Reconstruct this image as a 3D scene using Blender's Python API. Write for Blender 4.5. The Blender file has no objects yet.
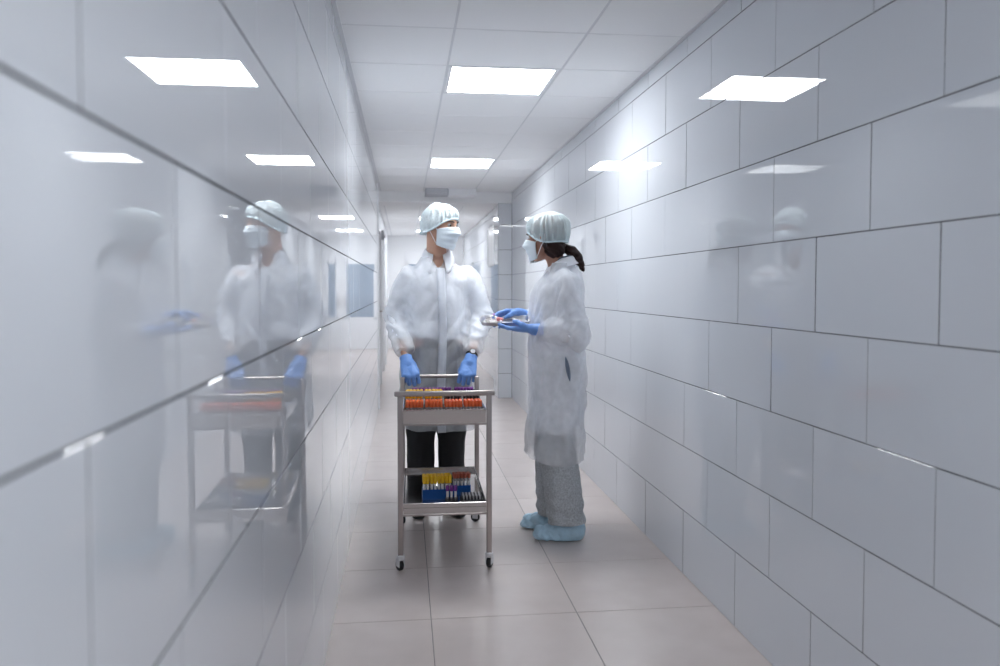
import bpy, bmesh, math, random
import numpy as np
from mathutils import Vector, Matrix

random.seed(7)
SC = bpy.context.scene
COL = SC.collection
PI = math.pi
R = math.radians

# ------------------------------------------------------------------ materials
def new_mat(name):
    m = bpy.data.materials.new(name); m.use_nodes = True
    nt = m.node_tree
    return m, nt, nt.nodes['Principled BSDF']

def mat(name, col, rough=0.5, metal=0.0, spec=0.5, bump=0.0, bscale=40.0, var=0.0, vscale=6.0, emit=None, es=0.0,
        sss=0.0, sheen=0.0, stretch=(1, 1, 1), coat=0.0):
    m, nt, b = new_mat(name)
    b.inputs['Base Color'].default_value = (*col, 1)
    b.inputs['Roughness'].default_value = rough
    b.inputs['Metallic'].default_value = metal
    b.inputs['Specular IOR Level'].default_value = spec
    if coat: b.inputs['Coat Weight'].default_value = coat
    if sss:
        b.inputs['Subsurface Weight'].default_value = sss
        b.inputs['Subsurface Radius'].default_value = (.01, .004, .002)
    if emit:
        b.inputs['Emission Color'].default_value = (*emit, 1)
        b.inputs['Emission Strength'].default_value = es
    if bump or var:
        tc = nt.nodes.new('ShaderNodeTexCoord'); mp = nt.nodes.new('ShaderNodeMapping')
        mp.inputs['Scale'].default_value = stretch
        nt.links.new(tc.outputs['Object'], mp.inputs['Vector'])
    if bump:
        n = nt.nodes.new('ShaderNodeTexNoise'); n.inputs['Scale'].default_value = bscale
        n.inputs['Detail'].default_value = 4
        bp = nt.nodes.new('ShaderNodeBump'); bp.inputs['Strength'].default_value = bump
        bp.inputs['Distance'].default_value = 0.01
        nt.links.new(mp.outputs[0], n.inputs['Vector'])
        nt.links.new(n.outputs['Fac'], bp.inputs['Height']); nt.links.new(bp.outputs[0], b.inputs['Normal'])
    if var:
        n = nt.nodes.new('ShaderNodeTexNoise'); n.inputs['Scale'].default_value = vscale
        n.inputs['Detail'].default_value = 5
        nt.links.new(mp.outputs[0], n.inputs['Vector'])
        rp = nt.nodes.new('ShaderNodeValToRGB')
        rp.color_ramp.elements[0].position = .3; rp.color_ramp.elements[1].position = .7
        rp.color_ramp.elements[0].color = (*[max(0, c * (1 - var)) for c in col], 1)
        rp.color_ramp.elements[1].color = (*[min(1, c * (1 + var)) for c in col], 1)
        nt.links.new(n.outputs['Fac'], rp.inputs[0]); nt.links.new(rp.outputs[0], b.inputs['Base Color'])
    return m

def sheer(name, col, trans, bump=0.12, bscale=60, rough=.7):
    """thin non-woven cloth: part of the light passes straight through, part is scattered on either side"""
    m, nt, b = new_mat(name)
    b.inputs['Base Color'].default_value = (*col, 1); b.inputs['Roughness'].default_value = rough
    b.inputs['Specular IOR Level'].default_value = .3
    tl = nt.nodes.new('ShaderNodeBsdfTranslucent'); tl.inputs['Color'].default_value = (*col, 1)
    tr = nt.nodes.new('ShaderNodeBsdfTransparent')
    m1 = nt.nodes.new('ShaderNodeMixShader'); m1.inputs[0].default_value = .18
    m2 = nt.nodes.new('ShaderNodeMixShader')
    tc = nt.nodes.new('ShaderNodeTexCoord')
    n = nt.nodes.new('ShaderNodeTexNoise'); n.inputs['Scale'].default_value = 24; n.inputs['Detail'].default_value = 8
    nt.links.new(tc.outputs['Object'], n.inputs['Vector'])
    mr = nt.nodes.new('ShaderNodeMapRange')
    mr.inputs['From Min'].default_value = .3; mr.inputs['From Max'].default_value = .7
    mr.inputs['To Min'].default_value = max(0, trans - .04); mr.inputs['To Max'].default_value = trans + .04
    nt.links.new(n.outputs['Fac'], mr.inputs['Value']); nt.links.new(mr.outputs[0], m2.inputs[0])
    n2 = nt.nodes.new('ShaderNodeTexNoise'); n2.inputs['Scale'].default_value = bscale; n2.inputs['Detail'].default_value = 5
    nt.links.new(tc.outputs['Object'], n2.inputs['Vector'])
    bp = nt.nodes.new('ShaderNodeBump'); bp.inputs['Strength'].default_value = bump; bp.inputs['Distance'].default_value = .01
    nt.links.new(n2.outputs['Fac'], bp.inputs['Height'])
    nt.links.new(bp.outputs[0], b.inputs['Normal']); nt.links.new(bp.outputs[0], tl.inputs['Normal'])
    nt.links.new(b.outputs[0], m1.inputs[1]); nt.links.new(tl.outputs[0], m1.inputs[2])
    nt.links.new(m1.outputs[0], m2.inputs[1]); nt.links.new(tr.outputs[0], m2.inputs[2])
    nt.links.new(m2.outputs[0], nt.nodes['Material Output'].inputs['Surface'])
    return m

def glassy(name, col, alpha, rough=.08):
    m, nt, b = new_mat(name)
    b.inputs['Base Color'].default_value = (*col, 1); b.inputs['Roughness'].default_value = rough
    b.inputs['Alpha'].default_value = alpha
    return m

def tile_mat(wave=.006):
    m, nt, b = new_mat('glossy_wall_tile')
    b.inputs['Base Color'].default_value = (.695, .722, .762, 1)
    b.inputs['Roughness'].default_value = .012
    b.inputs['IOR'].default_value = 1.52
    tc = nt.nodes.new('ShaderNodeTexCoord')
    n = nt.nodes.new('ShaderNodeTexNoise'); n.inputs['Scale'].default_value = 4.5; n.inputs['Detail'].default_value = 1
    bp = nt.nodes.new('ShaderNodeBump'); bp.inputs['Strength'].default_value = wave; bp.inputs['Distance'].default_value = .02
    nt.links.new(tc.outputs['Object'], n.inputs['Vector'])
    nt.links.new(n.outputs['Fac'], bp.inputs['Height']); nt.links.new(bp.outputs[0], b.inputs['Normal'])
    return m

def floor_mat():
    m, nt, b = new_mat('porcelain_floor_tile')
    tc = nt.nodes.new('ShaderNodeTexCoord')
    def noise(sc, det=6):
        n = nt.nodes.new('ShaderNodeTexNoise'); n.inputs['Scale'].default_value = sc; n.inputs['Detail'].default_value = det
        nt.links.new(tc.outputs['Object'], n.inputs['Vector']); return n
    n = noise(5, 3)
    rp = nt.nodes.new('ShaderNodeValToRGB')
    rp.color_ramp.elements[0].position = .3; rp.color_ramp.elements[1].position = .72
    rp.color_ramp.elements[0].color = (.60, .525, .495, 1); rp.color_ramp.elements[1].color = (.66, .585, .555, 1)
    nt.links.new(n.outputs['Fac'], rp.inputs[0]); nt.links.new(rp.outputs[0], b.inputs['Base Color'])
    n2 = noise(7, 4)
    mr = nt.nodes.new('ShaderNodeMapRange'); mr.inputs['To Min'].default_value = .27; mr.inputs['To Max'].default_value = .31
    nt.links.new(n2.outputs['Fac'], mr.inputs['Value']); nt.links.new(mr.outputs[0], b.inputs['Roughness'])
    return m

M = {}
M['tile'] = tile_mat(); M['tile_wavy'] = tile_mat(.022)
M['grout'] = mat('tile_grout', (.05, .05, .056), .9, spec=.08)
M['floor'] = floor_mat()
M['floor_grout'] = mat('floor_grout', (.26, .235, .225), .85)
M['ceil'] = mat('ceiling_tile', (.94, .945, .95), .85)
M['tbar'] = mat('ceiling_grid', (.74, .75, .77), .5)
M['plain'] = mat('white_paint', (.88, .89, .905), .5)
M['white'] = mat('white_frame', (.86, .87, .89), .35)
M['panel'] = mat('light_diffuser', (.9, .9, .9), .5, emit=(.935, .968, 1.0), es=9.0)
M['pane'] = mat('bluish_door_pane', (.30, .37, .46), .08)
M['greybox'] = mat('grey_plastic', (.50, .51, .545), .5)
M['steel'] = mat('brushed_steel', (.43, .385, .37), .28, metal=1.0, bump=.03, bscale=60, stretch=(1, 30, 30))
M['traysteel'] = mat('tray_steel', (.53, .50, .49), .13, metal=1.0)
M['handtray'] = mat('satin_steel', (.74, .73, .73), .32, metal=1.0)
M['bright'] = mat('bright_cap', (.75, .75, .76), .35)
M['rubber'] = mat('black_rubber', (.014, .014, .016), .55)
M['orange'] = mat('orange_cap', (.90, .17, .055), .25)
M['yellow'] = mat('yellow_cap', (.86, .52, .015), .4)
M['purple'] = mat('purple_cap', (.20, .035, .27), .4)
M['darkred'] = mat('dark_red_cap', (.20, .03, .025), .4)
M['rust'] = mat('rust_cap', (.42, .09, .05), .4)
M['black'] = mat('black_plastic', (.014, .015, .018), .35)
M['tube'] = glassy('clear_tube', (.80, .78, .76), .45)
M['label'] = mat('tube_label', (.82, .80, .80), .6)
M['blood'] = mat('dark_sample', (.12, .03, .02), .3)
M['rackwhite'] = mat('white_rack', (.72, .73, .75), .4)
M['rackblue'] = mat('blue_rack', (.004, .085, .33), .35)
M['rackred'] = mat('dark_rack', (.045, .04, .045), .4)
M['glove'] = mat('blue_nitrile', (.155, .315, .70), .42, bump=.25, bscale=70, var=.06, vscale=25)
M['cap'] = sheer('bouffant_cloth', (.76, .87, .90), .10, bump=.5, bscale=70)
M['cap_w'] = sheer('bouffant_mesh', (.76, .87, .90), .24, bump=.6, bscale=60)
M['capband'] = mat('cap_elastic', (.62, .75, .80), .7)
M['mask'] = mat('mask_cloth', (.78, .86, .91), .75, bump=.08, bscale=120)
M['loop'] = mat('mask_loop', (.88, .89, .9), .7)
M['gown_m'] = sheer('sheer_gown', (.90, .92, .955), .53)
M['gown_w'] = sheer('sheer_gown_two', (.90, .915, .945), .48)
M['placket'] = sheer('gown_double_cloth', (.84, .865, .91), .22)
M['coat'] = mat('white_coat', (.86, .875, .91), .8, bump=.2, bscale=45)
M['shirt'] = mat('pale_shirt', (.87, .89, .925), .8, bump=.2, bscale=35)
M['trousers_b'] = mat('black_trousers', (.012, .012, .014), .75, bump=.15, bscale=60)
M['trousers_g'] = mat('grey_speckled_trousers', (.46, .485, .505), .85, bump=.3, bscale=120, var=.24, vscale=110)
M['shoe_b'] = mat('black_shoe', (.016, .02, .021), .28)
M['cover'] = mat('shoe_cover', (.50, .72, .87), .5, bump=.8, bscale=30, var=.08, vscale=20)
M['sole'] = mat('shoe_cover_sole', (.12, .2, .28), .7)
M['skin_m'] = mat('skin_light', (.58, .33, .23), .5, sss=.12)
M['skin_w'] = mat('skin_tan', (.36, .18, .12), .5, sss=.12)
M['hair_w'] = mat('brown_hair', (.022, .008, .0065), .55, spec=.25, bump=.5, bscale=60, stretch=(4, 1, 1))
M['hair_m'] = mat('dark_hair', (.05, .03, .02), .5)
M['eye'] = mat('eye_white', (.55, .53, .51), .15)
M['iris'] = mat('eye_iris', (.04, .03, .02), .12)
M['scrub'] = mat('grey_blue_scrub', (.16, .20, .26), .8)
M['watch'] = mat('watch_strap', (.015, .015, .016), .5)
M['pink'] = mat('pink_cap', (.75, .27, .25), .4)
M['paper'] = mat('white_wrap', (.82, .80, .80), .6)

# ------------------------------------------------------------------ object helpers
def link(name, me, m=None, parent=None):
    o = bpy.data.objects.new(name, me); COL.objects.link(o)
    if m is not None and me is not None:
        for k in (m if isinstance(m, (list, tuple)) else [m]): me.materials.append(k)
    if parent is not None: o.parent = parent
    return o

def obj(name, bm, m, parent=None, smooth=False, angle=None):
    me = bpy.data.meshes.new(name); bmesh.ops.recalc_face_normals(bm, faces=bm.faces); bm.to_mesh(me); bm.free()
    if smooth: me.polygons.foreach_set('use_smooth', [True] * len(me.polygons))
    if smooth and angle:
        me.set_sharp_from_angle(angle=R(angle))
    return link(name, me, m, parent)

def empty(name, loc=(0, 0, 0), rz=0.0):
    o = bpy.data.objects.new(name, None); COL.objects.link(o)
    o.location = loc; o.rotation_euler = (0, 0, rz); o.empty_display_size = .1
    return o

def tag(o, label=None, cat=None, group=None, kind=None):
    if label: o['label'] = label
    if cat: o['category'] = cat
    if group: o['group'] = group
    if kind: o['kind'] = kind
    return o

def copy_tree(o, parent=None):
    c = o.copy(); COL.objects.link(c)
    if parent is not None: c.parent = parent
    for ch in o.children:
        copy_tree(ch, c)
    return c

def box(bm, lo, hi, bevel=0.0, seg=2, M4=None, mi=0):
    r = bmesh.ops.create_cube(bm, size=1.0)
    vs = r['verts']
    for v in vs:
        v.co = Vector([lo[i] + (v.co[i] + .5) * (hi[i] - lo[i]) for i in range(3)])
    if bevel:
        es = list({e for v in vs for e in v.link_edges})
        rr = bmesh.ops.bevel(bm, geom=es, offset=bevel, segments=seg, affect='EDGES', profile=.5)
        vs = list({v for f in rr['faces'] for v in f.verts} | {v for v in vs if v.is_valid})
    if M4 is not None:
        for v in vs: v.co = M4 @ v.co
    if mi:
        for f in {f for v in vs for f in v.link_faces}: f.material_index = mi
    return vs

def tube(bm, pts, r, n=12, caps=True, closed=False):
    pts = [Vector(p) for p in pts]
    rs = r if isinstance(r, (list, tuple)) else [r] * len(pts)
    rings = []; up = None; N = len(pts)
    for i, p in enumerate(pts):
        a = pts[(i - 1) % N] if (closed or i > 0) else p
        b = pts[(i + 1) % N] if (closed or i < N - 1) else p
        t = (b - a).normalized()
        if up is None:
            up = Vector((0, 0, 1)) if abs(t.z) < .9 else Vector((1, 0, 0))
        s = t.cross(up).normalized(); up = s.cross(t).normalized()
        rings.append([bm.verts.new(p + rs[i] * (math.cos(2 * PI * k / n) * s + math.sin(2 * PI * k / n) * up)) for k in range(n)])
    for i in range(N if closed else N - 1):
        A = rings[i]; B = rings[(i + 1) % N]
        for k in range(n):
            bm.faces.new((A[k], A[(k + 1) % n], B[(k + 1) % n], B[k]))
    if caps and not closed:
        bm.faces.new(rings[0][::-1]); bm.faces.new(rings[-1])

def lathe(bm, prof, n=16, c=(0, 0, 0), mi=0):
    rings = []
    for (r, z) in prof:
        rings.append([bm.verts.new((c[0] + r * math.cos(2 * PI * k / n), c[1] + r * math.sin(2 * PI * k / n), c[2] + z)) for k in range(n)])
    for A, B in zip(rings, rings[1:]):
        for k in range(n):
            f = bm.faces.new((A[k], A[(k + 1) % n], B[(k + 1) % n], B[k])); f.material_index = mi
    f = bm.faces.new(rings[0][::-1]); f.material_index = mi
    f = bm.faces.new(rings[-1]); f.material_index = mi

# ------------------------------------------------------------------ implicit surfaces
_rng = np.random.RandomState(3)
_K = _rng.normal(size=(24, 3)); _K /= np.linalg.norm(_K, axis=1)[:, None]; _PH = _rng.uniform(0, 6.28, 24)
_SC = _rng.uniform(.6, 1.7, 24)
def nz(P, s, off=0):
    """smooth pseudo random field in -1..1"""
    P = np.asarray(P) * np.asarray(s) + off * 3.7
    w = np.stack([np.sin(P @ _K[i] * _SC[i] * 1.3 + _PH[i]) for i in range(3)], 1)
    Q = P + .9 * w
    a = 0
    for i in range(3, 11): a = a + np.sin(Q @ _K[i] * _SC[i] + _PH[i])
    return a / 4.2

def rcone(a, b, ra, rb, flat=None):
    a = np.array(a, float); b = np.array(b, float); ba = b - a; L2 = ba @ ba
    if flat is not None:
        ax, k = np.array(flat[0], float), flat[1]
    def f(P):
        pa = P - a
        t = np.clip((pa @ ba) / L2, 0, 1)
        d = pa - t[:, None] * ba
        if flat is not None:
            c = d @ ax
            d = d + (c * (1 / k - 1))[:, None] * ax
        return np.sqrt((d * d).sum(1)) - (ra + (rb - ra) * t)
    return f

def elps(c, r, rot=None):
    c = np.array(c, float); r = np.array(r, float)
    def f(P):
        q = P - c
        if rot is not None: q = q @ rot
        k0 = np.sqrt(((q / r) ** 2).sum(1)); k1 = np.sqrt(((q / r ** 2) ** 2).sum(1))
        return np.where(k1 > 1e-9, k0 * (k0 - 1) / np.maximum(k1, 1e-9), -r.min())
    return f

def loft(prof, p=2.3):
    prof = np.array(prof, float)
    zz = np.linspace(prof[0, 0], prof[-1, 0], 240)
    tab = [np.interp(zz, prof[:, 0], prof[:, i]) for i in range(1, 4)]
    ker = np.hanning(21); ker /= ker.sum()
    tab = [np.convolve(np.pad(t, 10, mode='edge'), ker, 'valid') for t in tab]
    def f(P):
        cy, a, b = [np.interp(P[:, 2], zz, t) for t in tab]
        k = ((np.abs(P[:, 0]) / a) ** p + (np.abs(P[:, 1] - cy) / b) ** p) ** (1 / p)
        d = (k - 1) * np.minimum(a, b)
        return np.maximum(d, np.maximum(P[:, 2] - prof[-1, 0], prof[0, 0] - P[:, 2]))
    return f

def smin(a, b, k):
    h = np.clip(.5 + .5 * (b - a) / k, 0, 1)
    return b + (a - b) * h - k * h * (1 - h)
def smax(a, b, k): return -smin(-a, -b, k)
def union(fs, k):
    def f(P):
        d = fs[0](P)
        for g in fs[1:]: d = smin(d, g(P), k)
        return d
    return f

def polygonize(f, lo, hi, h):
    lo = np.array(lo, float); n = np.maximum(np.ceil((np.array(hi) - lo) / h).astype(int) + 1, 2)
    ax = [lo[i] + h * np.arange(n[i]) for i in range(3)]
    F = np.empty(n)
    yy, zz = np.meshgrid(ax[1], ax[2], indexing='ij')
    st = max(1, int(250000 / (n[1] * n[2])))
    for i in range(0, n[0], st):
        xs = ax[0][i:i + st]; m = len(xs)
        P = np.empty((m, n[1], n[2], 3)); P[..., 0] = xs[:, None, None]; P[..., 1] = yy; P[..., 2] = zz
        F[i:i + st] = f(P.reshape(-1, 3)).reshape(m, n[1], n[2])
    S = F < 0
    cs = sum(S[i:n[0] - 1 + i, j:n[1] - 1 + j, k:n[2] - 1 + k].astype(np.int8) for i in (0, 1) for j in (0, 1) for k in (0, 1))
    act = (cs > 0) & (cs < 8)
    idx = np.argwhere(act)
    vid = -np.ones(act.shape, int); vid[act] = np.arange(len(idx))
    acc = np.zeros((len(idx), 3)); cnt = np.zeros(len(idx))
    C = [(i, j, k) for i in (0, 1) for j in (0, 1) for k in (0, 1)]
    for a in C:
        for d in range(3):
            if a[d]: continue
            b = list(a); b[d] = 1
            fa = F[idx[:, 0] + a[0], idx[:, 1] + a[1], idx[:, 2] + a[2]]; fb = F[idx[:, 0] + b[0], idx[:, 1] + b[1], idx[:, 2] + b[2]]
            m = (fa < 0) != (fb < 0)
            t = np.where(m, fa / np.where(m, fa - fb, 1), 0)
            p = np.array(a, float)[None] + t[:, None] * (np.array(b) - np.array(a))[None]
            acc[m] += p[m]; cnt[m] += 1
    V = lo + h * (idx + acc / cnt[:, None])
    faces = []
    for d in range(3):
        u, w = (d + 1) % 3, (d + 2) % 3
        sl0 = [slice(None)] * 3; sl1 = [slice(None)] * 3
        sl0[d] = slice(0, n[d] - 1); sl1[d] = slice(1, n[d])
        A = S[tuple(sl0)]; B = S[tuple(sl1)]
        e = np.argwhere(A != B)
        ok = (e[:, u] > 0) & (e[:, w] > 0) & (e[:, u] < n[u] - 1) & (e[:, w] < n[w] - 1)
        e = e[ok]; sgn = A[e[:, 0], e[:, 1], e[:, 2]]
        def vv(du, dw):
            q = e.copy(); q[:, u] -= du; q[:, w] -= dw
            return vid[q[:, 0], q[:, 1], q[:, 2]]
        q = np.stack([vv(1, 1), vv(0, 1), vv(0, 0), vv(1, 0)], 1)
        q[~sgn] = q[~sgn][:, ::-1]
        faces.append(q)
    Fc = np.concatenate(faces)
    return V, Fc

def lap(V, F, it=2, lam=.5):
    E = np.concatenate([F[:, [0, 1]], F[:, [1, 2]], F[:, [2, 3]], F[:, [3, 0]]])
    for _ in range(it):
        s = np.zeros_like(V); c = np.zeros(len(V))
        np.add.at(s, E[:, 0], V[E[:, 1]]); np.add.at(s, E[:, 1], V[E[:, 0]])
        np.add.at(c, E[:, 0], 1); np.add.at(c, E[:, 1], 1)
        V = V + lam * (s / np.maximum(c, 1)[:, None] - V)
    return V

def vnormals(V, F):
    fn = np.cross(V[F[:, 2]] - V[F[:, 0]], V[F[:, 3]] - V[F[:, 1]])
    N = np.zeros_like(V)
    for i in range(4): np.add.at(N, F[:, i], fn)
    return N / np.maximum(np.linalg.norm(N, axis=1), 1e-12)[:, None]

def implicit(name, f, lo, hi, h, m, parent, keep=None, disp=None, smooth=2, thick=0, fmat=None):
    V, F = polygonize(f, lo, hi, h)
    V = lap(V, F, smooth)
    if disp is not None:
        N = vnormals(V, F); V = V + N * disp(V, N)[:, None]
        V = lap(V, F, 1, .3)
    if keep is not None:
        k = keep(V)
        F = F[k[F].all(1)]
        used = np.unique(F); mp = -np.ones(len(V), int); mp[used] = np.arange(len(used))
        V = V[used]; F = mp[F]
    if keep is not None:
        E = np.sort(np.concatenate([F[:, [0, 1]], F[:, [1, 2]], F[:, [2, 3]], F[:, [3, 0]]]), 1)
        U, c = np.unique(E, axis=0, return_counts=True); B = U[c == 1]
        if len(B):
            bv = np.unique(B)
            for _ in range(10):
                a = np.zeros_like(V); q = np.zeros(len(V))
                np.add.at(a, B[:, 0], V[B[:, 1]]); np.add.at(a, B[:, 1], V[B[:, 0]])
                np.add.at(q, B[:, 0], 1); np.add.at(q, B[:, 1], 1)
                V[bv] = V[bv] + .5 * (a[bv] / q[bv][:, None] - V[bv])
    me = bpy.data.meshes.new(name)
    me.vertices.add(len(V)); me.vertices.foreach_set('co', V.astype(np.float32).ravel())
    me.loops.add(4 * len(F)); me.loops.foreach_set('vertex_index', F.astype(np.int32).ravel())
    me.polygons.add(len(F)); me.polygons.foreach_set('loop_start', np.arange(0, 4 * len(F), 4, dtype=np.int32))
    me.update(calc_edges=True); me.validate()
    me.polygons.foreach_set('use_smooth', np.ones(len(me.polygons), bool))
    if fmat is not None:
        cen = np.empty(3 * len(me.polygons)); me.polygons.foreach_get('center', cen)
        me.polygons.foreach_set('material_index', fmat(cen.reshape(-1, 3)).astype(np.int32))
    o = link(name, me, m, parent)
    if thick:
        s = o.modifiers.new('cloth', 'SOLIDIFY'); s.thickness = thick; s.offset = 0
    return o

# ------------------------------------------------------------------ the corridor
XL, XR = -.29, 1.29
CH = 2.49
Y0, YLE, YRE, YE = -3.2, 9.0, 9.75, 18.0

def tile_wall(name, x, side, y0, y1, even, odd, seed, z1=CH, back=.10, g=.0015, tilt=.0005, tm='tile'):
    """glossy tiles in running bond; side=+1: the face looks to +X"""
    rnd = random.Random(seed)
    bm = bmesh.new()
    gx = x - side * .0028
    def q(pts, mi):
        f = bm.faces.new([bm.verts.new(p) for p in pts]); f.material_index = mi
    box(bm, (min(gx, x - side * back), y0, -.02), (max(gx, x - side * back), y1, z1 + .02), mi=1)
    c = .0007
    row = 0
    while row * .3 < z1 - .01:
        za, zb = row * .3, min((row + 1) * .3, z1)
        ph = even if row % 2 == 0 else odd
        k0 = math.floor((y0 - ph) / .6)
        k = k0
        while ph + k * .6 < y1:
            ya, yb = max(ph + k * .6, y0), min(ph + (k + 1) * .6, y1)
            k += 1
            if yb - ya < .02: continue
            ty = rnd.gauss(0, tilt); tz = rnd.gauss(0, tilt * 1.2)
            yc, zc = (ya + yb) / 2, (za + zb) / 2
            def P(y, z, d=0.0): return (x + side * (ty * (y - yc) + tz * (z - zc) - d), y, z)
            o = [(ya + g, za + g), (yb - g, za + g), (yb - g, zb - g), (ya + g, zb - g)]
            i = [(ya + g + c, za + g + c), (yb - g - c, za + g + c), (yb - g - c, zb - g - c), (ya + g + c, zb - g - c)]
            inn = [bm.verts.new(P(*p)) for p in i]; mid = [bm.verts.new(P(*p, d=.0006)) for p in o]
            bot = [bm.verts.new((gx - side * .001, p[0], p[1])) for p in o]
            bm.faces.new(inn)
            for j in range(4):
                bm.faces.new((mid[j], mid[(j + 1) % 4], inn[(j + 1) % 4], inn[j]))
                fb = bm.faces.new((bot[j], bot[(j + 1) % 4], mid[(j + 1) % 4], mid[j])); fb.material_index = 1
        row += 1
    o = obj(name, bm, [M[tm], M['grout']])
    return tag(o, kind='structure')

tile_wall('wall_left', XL, +1, Y0, YLE, .48, .18, 1, g=.0019)
tile_wall('wall_right', XR, -1, Y0, YRE, .03, .333, 2, tilt=.0012, tm='tile_wavy')
tile_wall('wall_right_far', XR, -1, YRE + .45, YE, .15, .45, 3)

# pillar that closes the near part of the corridor
bm = bmesh.new()
box(bm, (XR - .165, YRE, -.02), (XR + .1, YRE + .45, 2.36), .004, mi=1)
for r_ in range(8):
    za, zb = r_ * .3, min(r_ * .3 + .3, 2.36)
    box(bm, (XR - .162, YRE - .004, za + .002), (XR - .003, YRE + .002, zb - .002), .0012, 1)
    box(bm, (XR - .169, YRE + .003, za + .002), (XR - .163, YRE + .447, zb - .002), .0012, 1)
tag(obj('wall_pillar', bm, [M['tile'], M['grout']]), kind='structure')
# lintel over the passage
bm = bmesh.new()
box(bm, (XL - .2, YRE, 2.36), (XR + .1, YRE + .45, CH + .05), .004)
tag(obj('trim_lintel', bm, M['ceil']), kind='structure')

# plain white wall on the left of the far part, set back a little, and its door frames
XF = XL - .075
bm = bmesh.new()
box(bm, (XF - .1, YLE, -.02), (XF, YE, CH + .02))
tag(obj('wall_left_far', bm, M['plain']), kind='structure')
bm = bmesh.new()
box(bm, (XL - .10, YLE, 0), (XL + .012, YLE + .05, CH), .004)
tag(obj('trim_1', bm, M['white']), kind='structure')
def side_door(name, ya, yb, zt):
    bm = bmesh.new()
    box(bm, (XF - .01, ya, 0), (XF + .02, yb, zt), .003)
    d = tag(obj(name, bm, M['white']), kind='structure')
    bm = bmesh.new()
    for (a, b, z0, z1) in ((ya - .08, ya, 0, zt + .08), (yb, yb + .08, 0, zt + .08), (ya, yb, zt, zt + .08)):
        box(bm, (XF - .005, a, z0), (XF + .045, b, z1), .003)
    obj('door_frame', bm, M['white'], d)
    bm = bmesh.new(); tube(bm, [(XF + .02, yb - .1, 1.02), (XF + .06, yb - .1, 1.02), (XF + .06, yb - .22, 1.02)], .009)
    obj('door_handle', bm, M['steel'], d)
    bm = bmesh.new(); box(bm, (XF + .018, ya + .25, 1.2), (XF + .024, yb - .25, 1.85), .002)
    obj('door_pane', bm, M['pane'], d)
side_door('door_1', 10.3, 11.3, 2.08)
side_door('door_2', 13.2, 14.2, 2.08)

# end wall with a double door
bm = bmesh.new(); box(bm, (XF - .1, YE, -.02), (XR + .1, YE + .1, CH + .02))
tag(obj('wall_end', bm, M['plain']), kind='structure')
bm = bmesh.new(); box(bm, (XL - .5, Y0 - .1, -.02), (XR + .1, Y0, CH + .02))
tag(obj('wall_behind', bm, M['plain']), kind='structure')
def leaf(name, xa, xb):
    bm = bmesh.new(); box(bm, (xa, YE - .05, 0), (xb, YE + .01, 2.15), .004)
    d = tag(obj(name, bm, M['white']), kind='structure')
    bm = bmesh.new()
    box(bm, (xa + .09, YE - .056, .70), (xb - .09, YE - .044, 1.86), .002)
    obj('door_pane', bm, M['pane'], d)
    bm = bmesh.new()
    for a, b in (((xa + .05, .66), (xa + .09, 1.90)), ((xb - .09, .66), (xb - .05, 1.90)), ((xa + .05, .66), (xb - .05, .70)), ((xa + .05, 1.86), (xb - .05, 1.90))):
        box(bm, (a[0], YE - .065, a[1]), (b[0], YE - .04, b[1]), .002)
    obj('pane_frame', bm, M['white'], d)
    bm = bmesh.new(); hx = xb - .03 if xa < .2 else xa + .03
    tube(bm, [(hx, YE - .05, .95), (hx, YE - .1, .97), (hx, YE - .1, 1.13), (hx, YE - .05, 1.15)], .011)
    obj('door_handle', bm, M['steel'], d)
leaf('door_3', .0, .77)
leaf('door_4', .83, 1.15)

# floor
def grid_floor():
    bm = bmesh.new()
    box(bm, (XL - .5, Y0 - .1, -.12), (XR + .1, YE + .1, -.0016), mi=1)
    xs = [-.50 + .6 * i for i in range(4)]; ys = [3.24 + .606 * k for k in range(-11, 26)]
    g, c = .0016, .001
    for a in xs:
        for b in ys:
            x0, x1 = max(a, XL - .5), min(a + .6, XR + .1); y0, y1 = b, b + .606
            t = [(x0 + g, y0 + g), (x1 - g, y0 + g), (x1 - g, y1 - g), (x0 + g, y1 - g)]
            t2 = [(x0 + g + c, y0 + g + c), (x1 - g - c, y0 + g + c), (x1 - g - c, y1 - g - c), (x0 + g + c, y1 - g - c)]
            I = [bm.verts.new((*p, 0)) for p in t2]; O = [bm.verts.new((*p, -.0012)) for p in t]; B = [bm.verts.new((*p, -.003)) for p in t]
            bm.faces.new(I)
            for j in range(4):
                bm.faces.new((O[j], O[(j + 1) % 4], I[(j + 1) % 4], I[j])); bm.faces.new((B[j], B[(j + 1) % 4], O[(j + 1) % 4], O[j]))
    return tag(obj('floor', bm, [M['floor'], M['floor_grout']]), kind='structure')
grid_floor()

# suspended ceiling
CX = [XL - .07, .225, .825, XR + .08]
LIGHTS = [-.56, 4.24, 7.24, 13.24, 16.24]  # first entry is an added, unseen fill panel that brightens the near walls
CY = [4.24 + .6 * k for k in range(-13, 24)]
bm = bmesh.new()
for j, yb in enumerate(CY[:-1]):
    for i in range(3):
        if i == 1 and any(abs(yb - l) < .05 for l in LIGHTS): continue
        box(bm, (CX[i] + .004, yb + .004, CH), (CX[i + 1] - .004, yb + .596, CH + .015), .003, 1)
tag(obj('ceiling', bm, M['ceil']), kind='structure')
bm = bmesh.new()
for y in CY: box(bm, (XL, y - .012, CH + .002), (XR, y + .012, CH + .016))
for x in CX[1:3]: box(bm, (x - .012, CY[0], CH + .0015), (x + .012, CY[-1], CH + .017))
for x, s in ((XL, 1), (XR, -1)): box(bm, (min(x, x + s * .02), Y0, CH - .003), (max(x, x + s * .02), YE, CH + .001))
tag(obj('ceiling_grid', bm, M['tbar']), kind='structure')
bm = bmesh.new(); box(bm, (XL - .5, Y0 - .1, CH + .03), (XR + .2, YE + .1, CH + .1))
tag(obj('ceiling_slab', bm, M['plain']), kind='structure')
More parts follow.
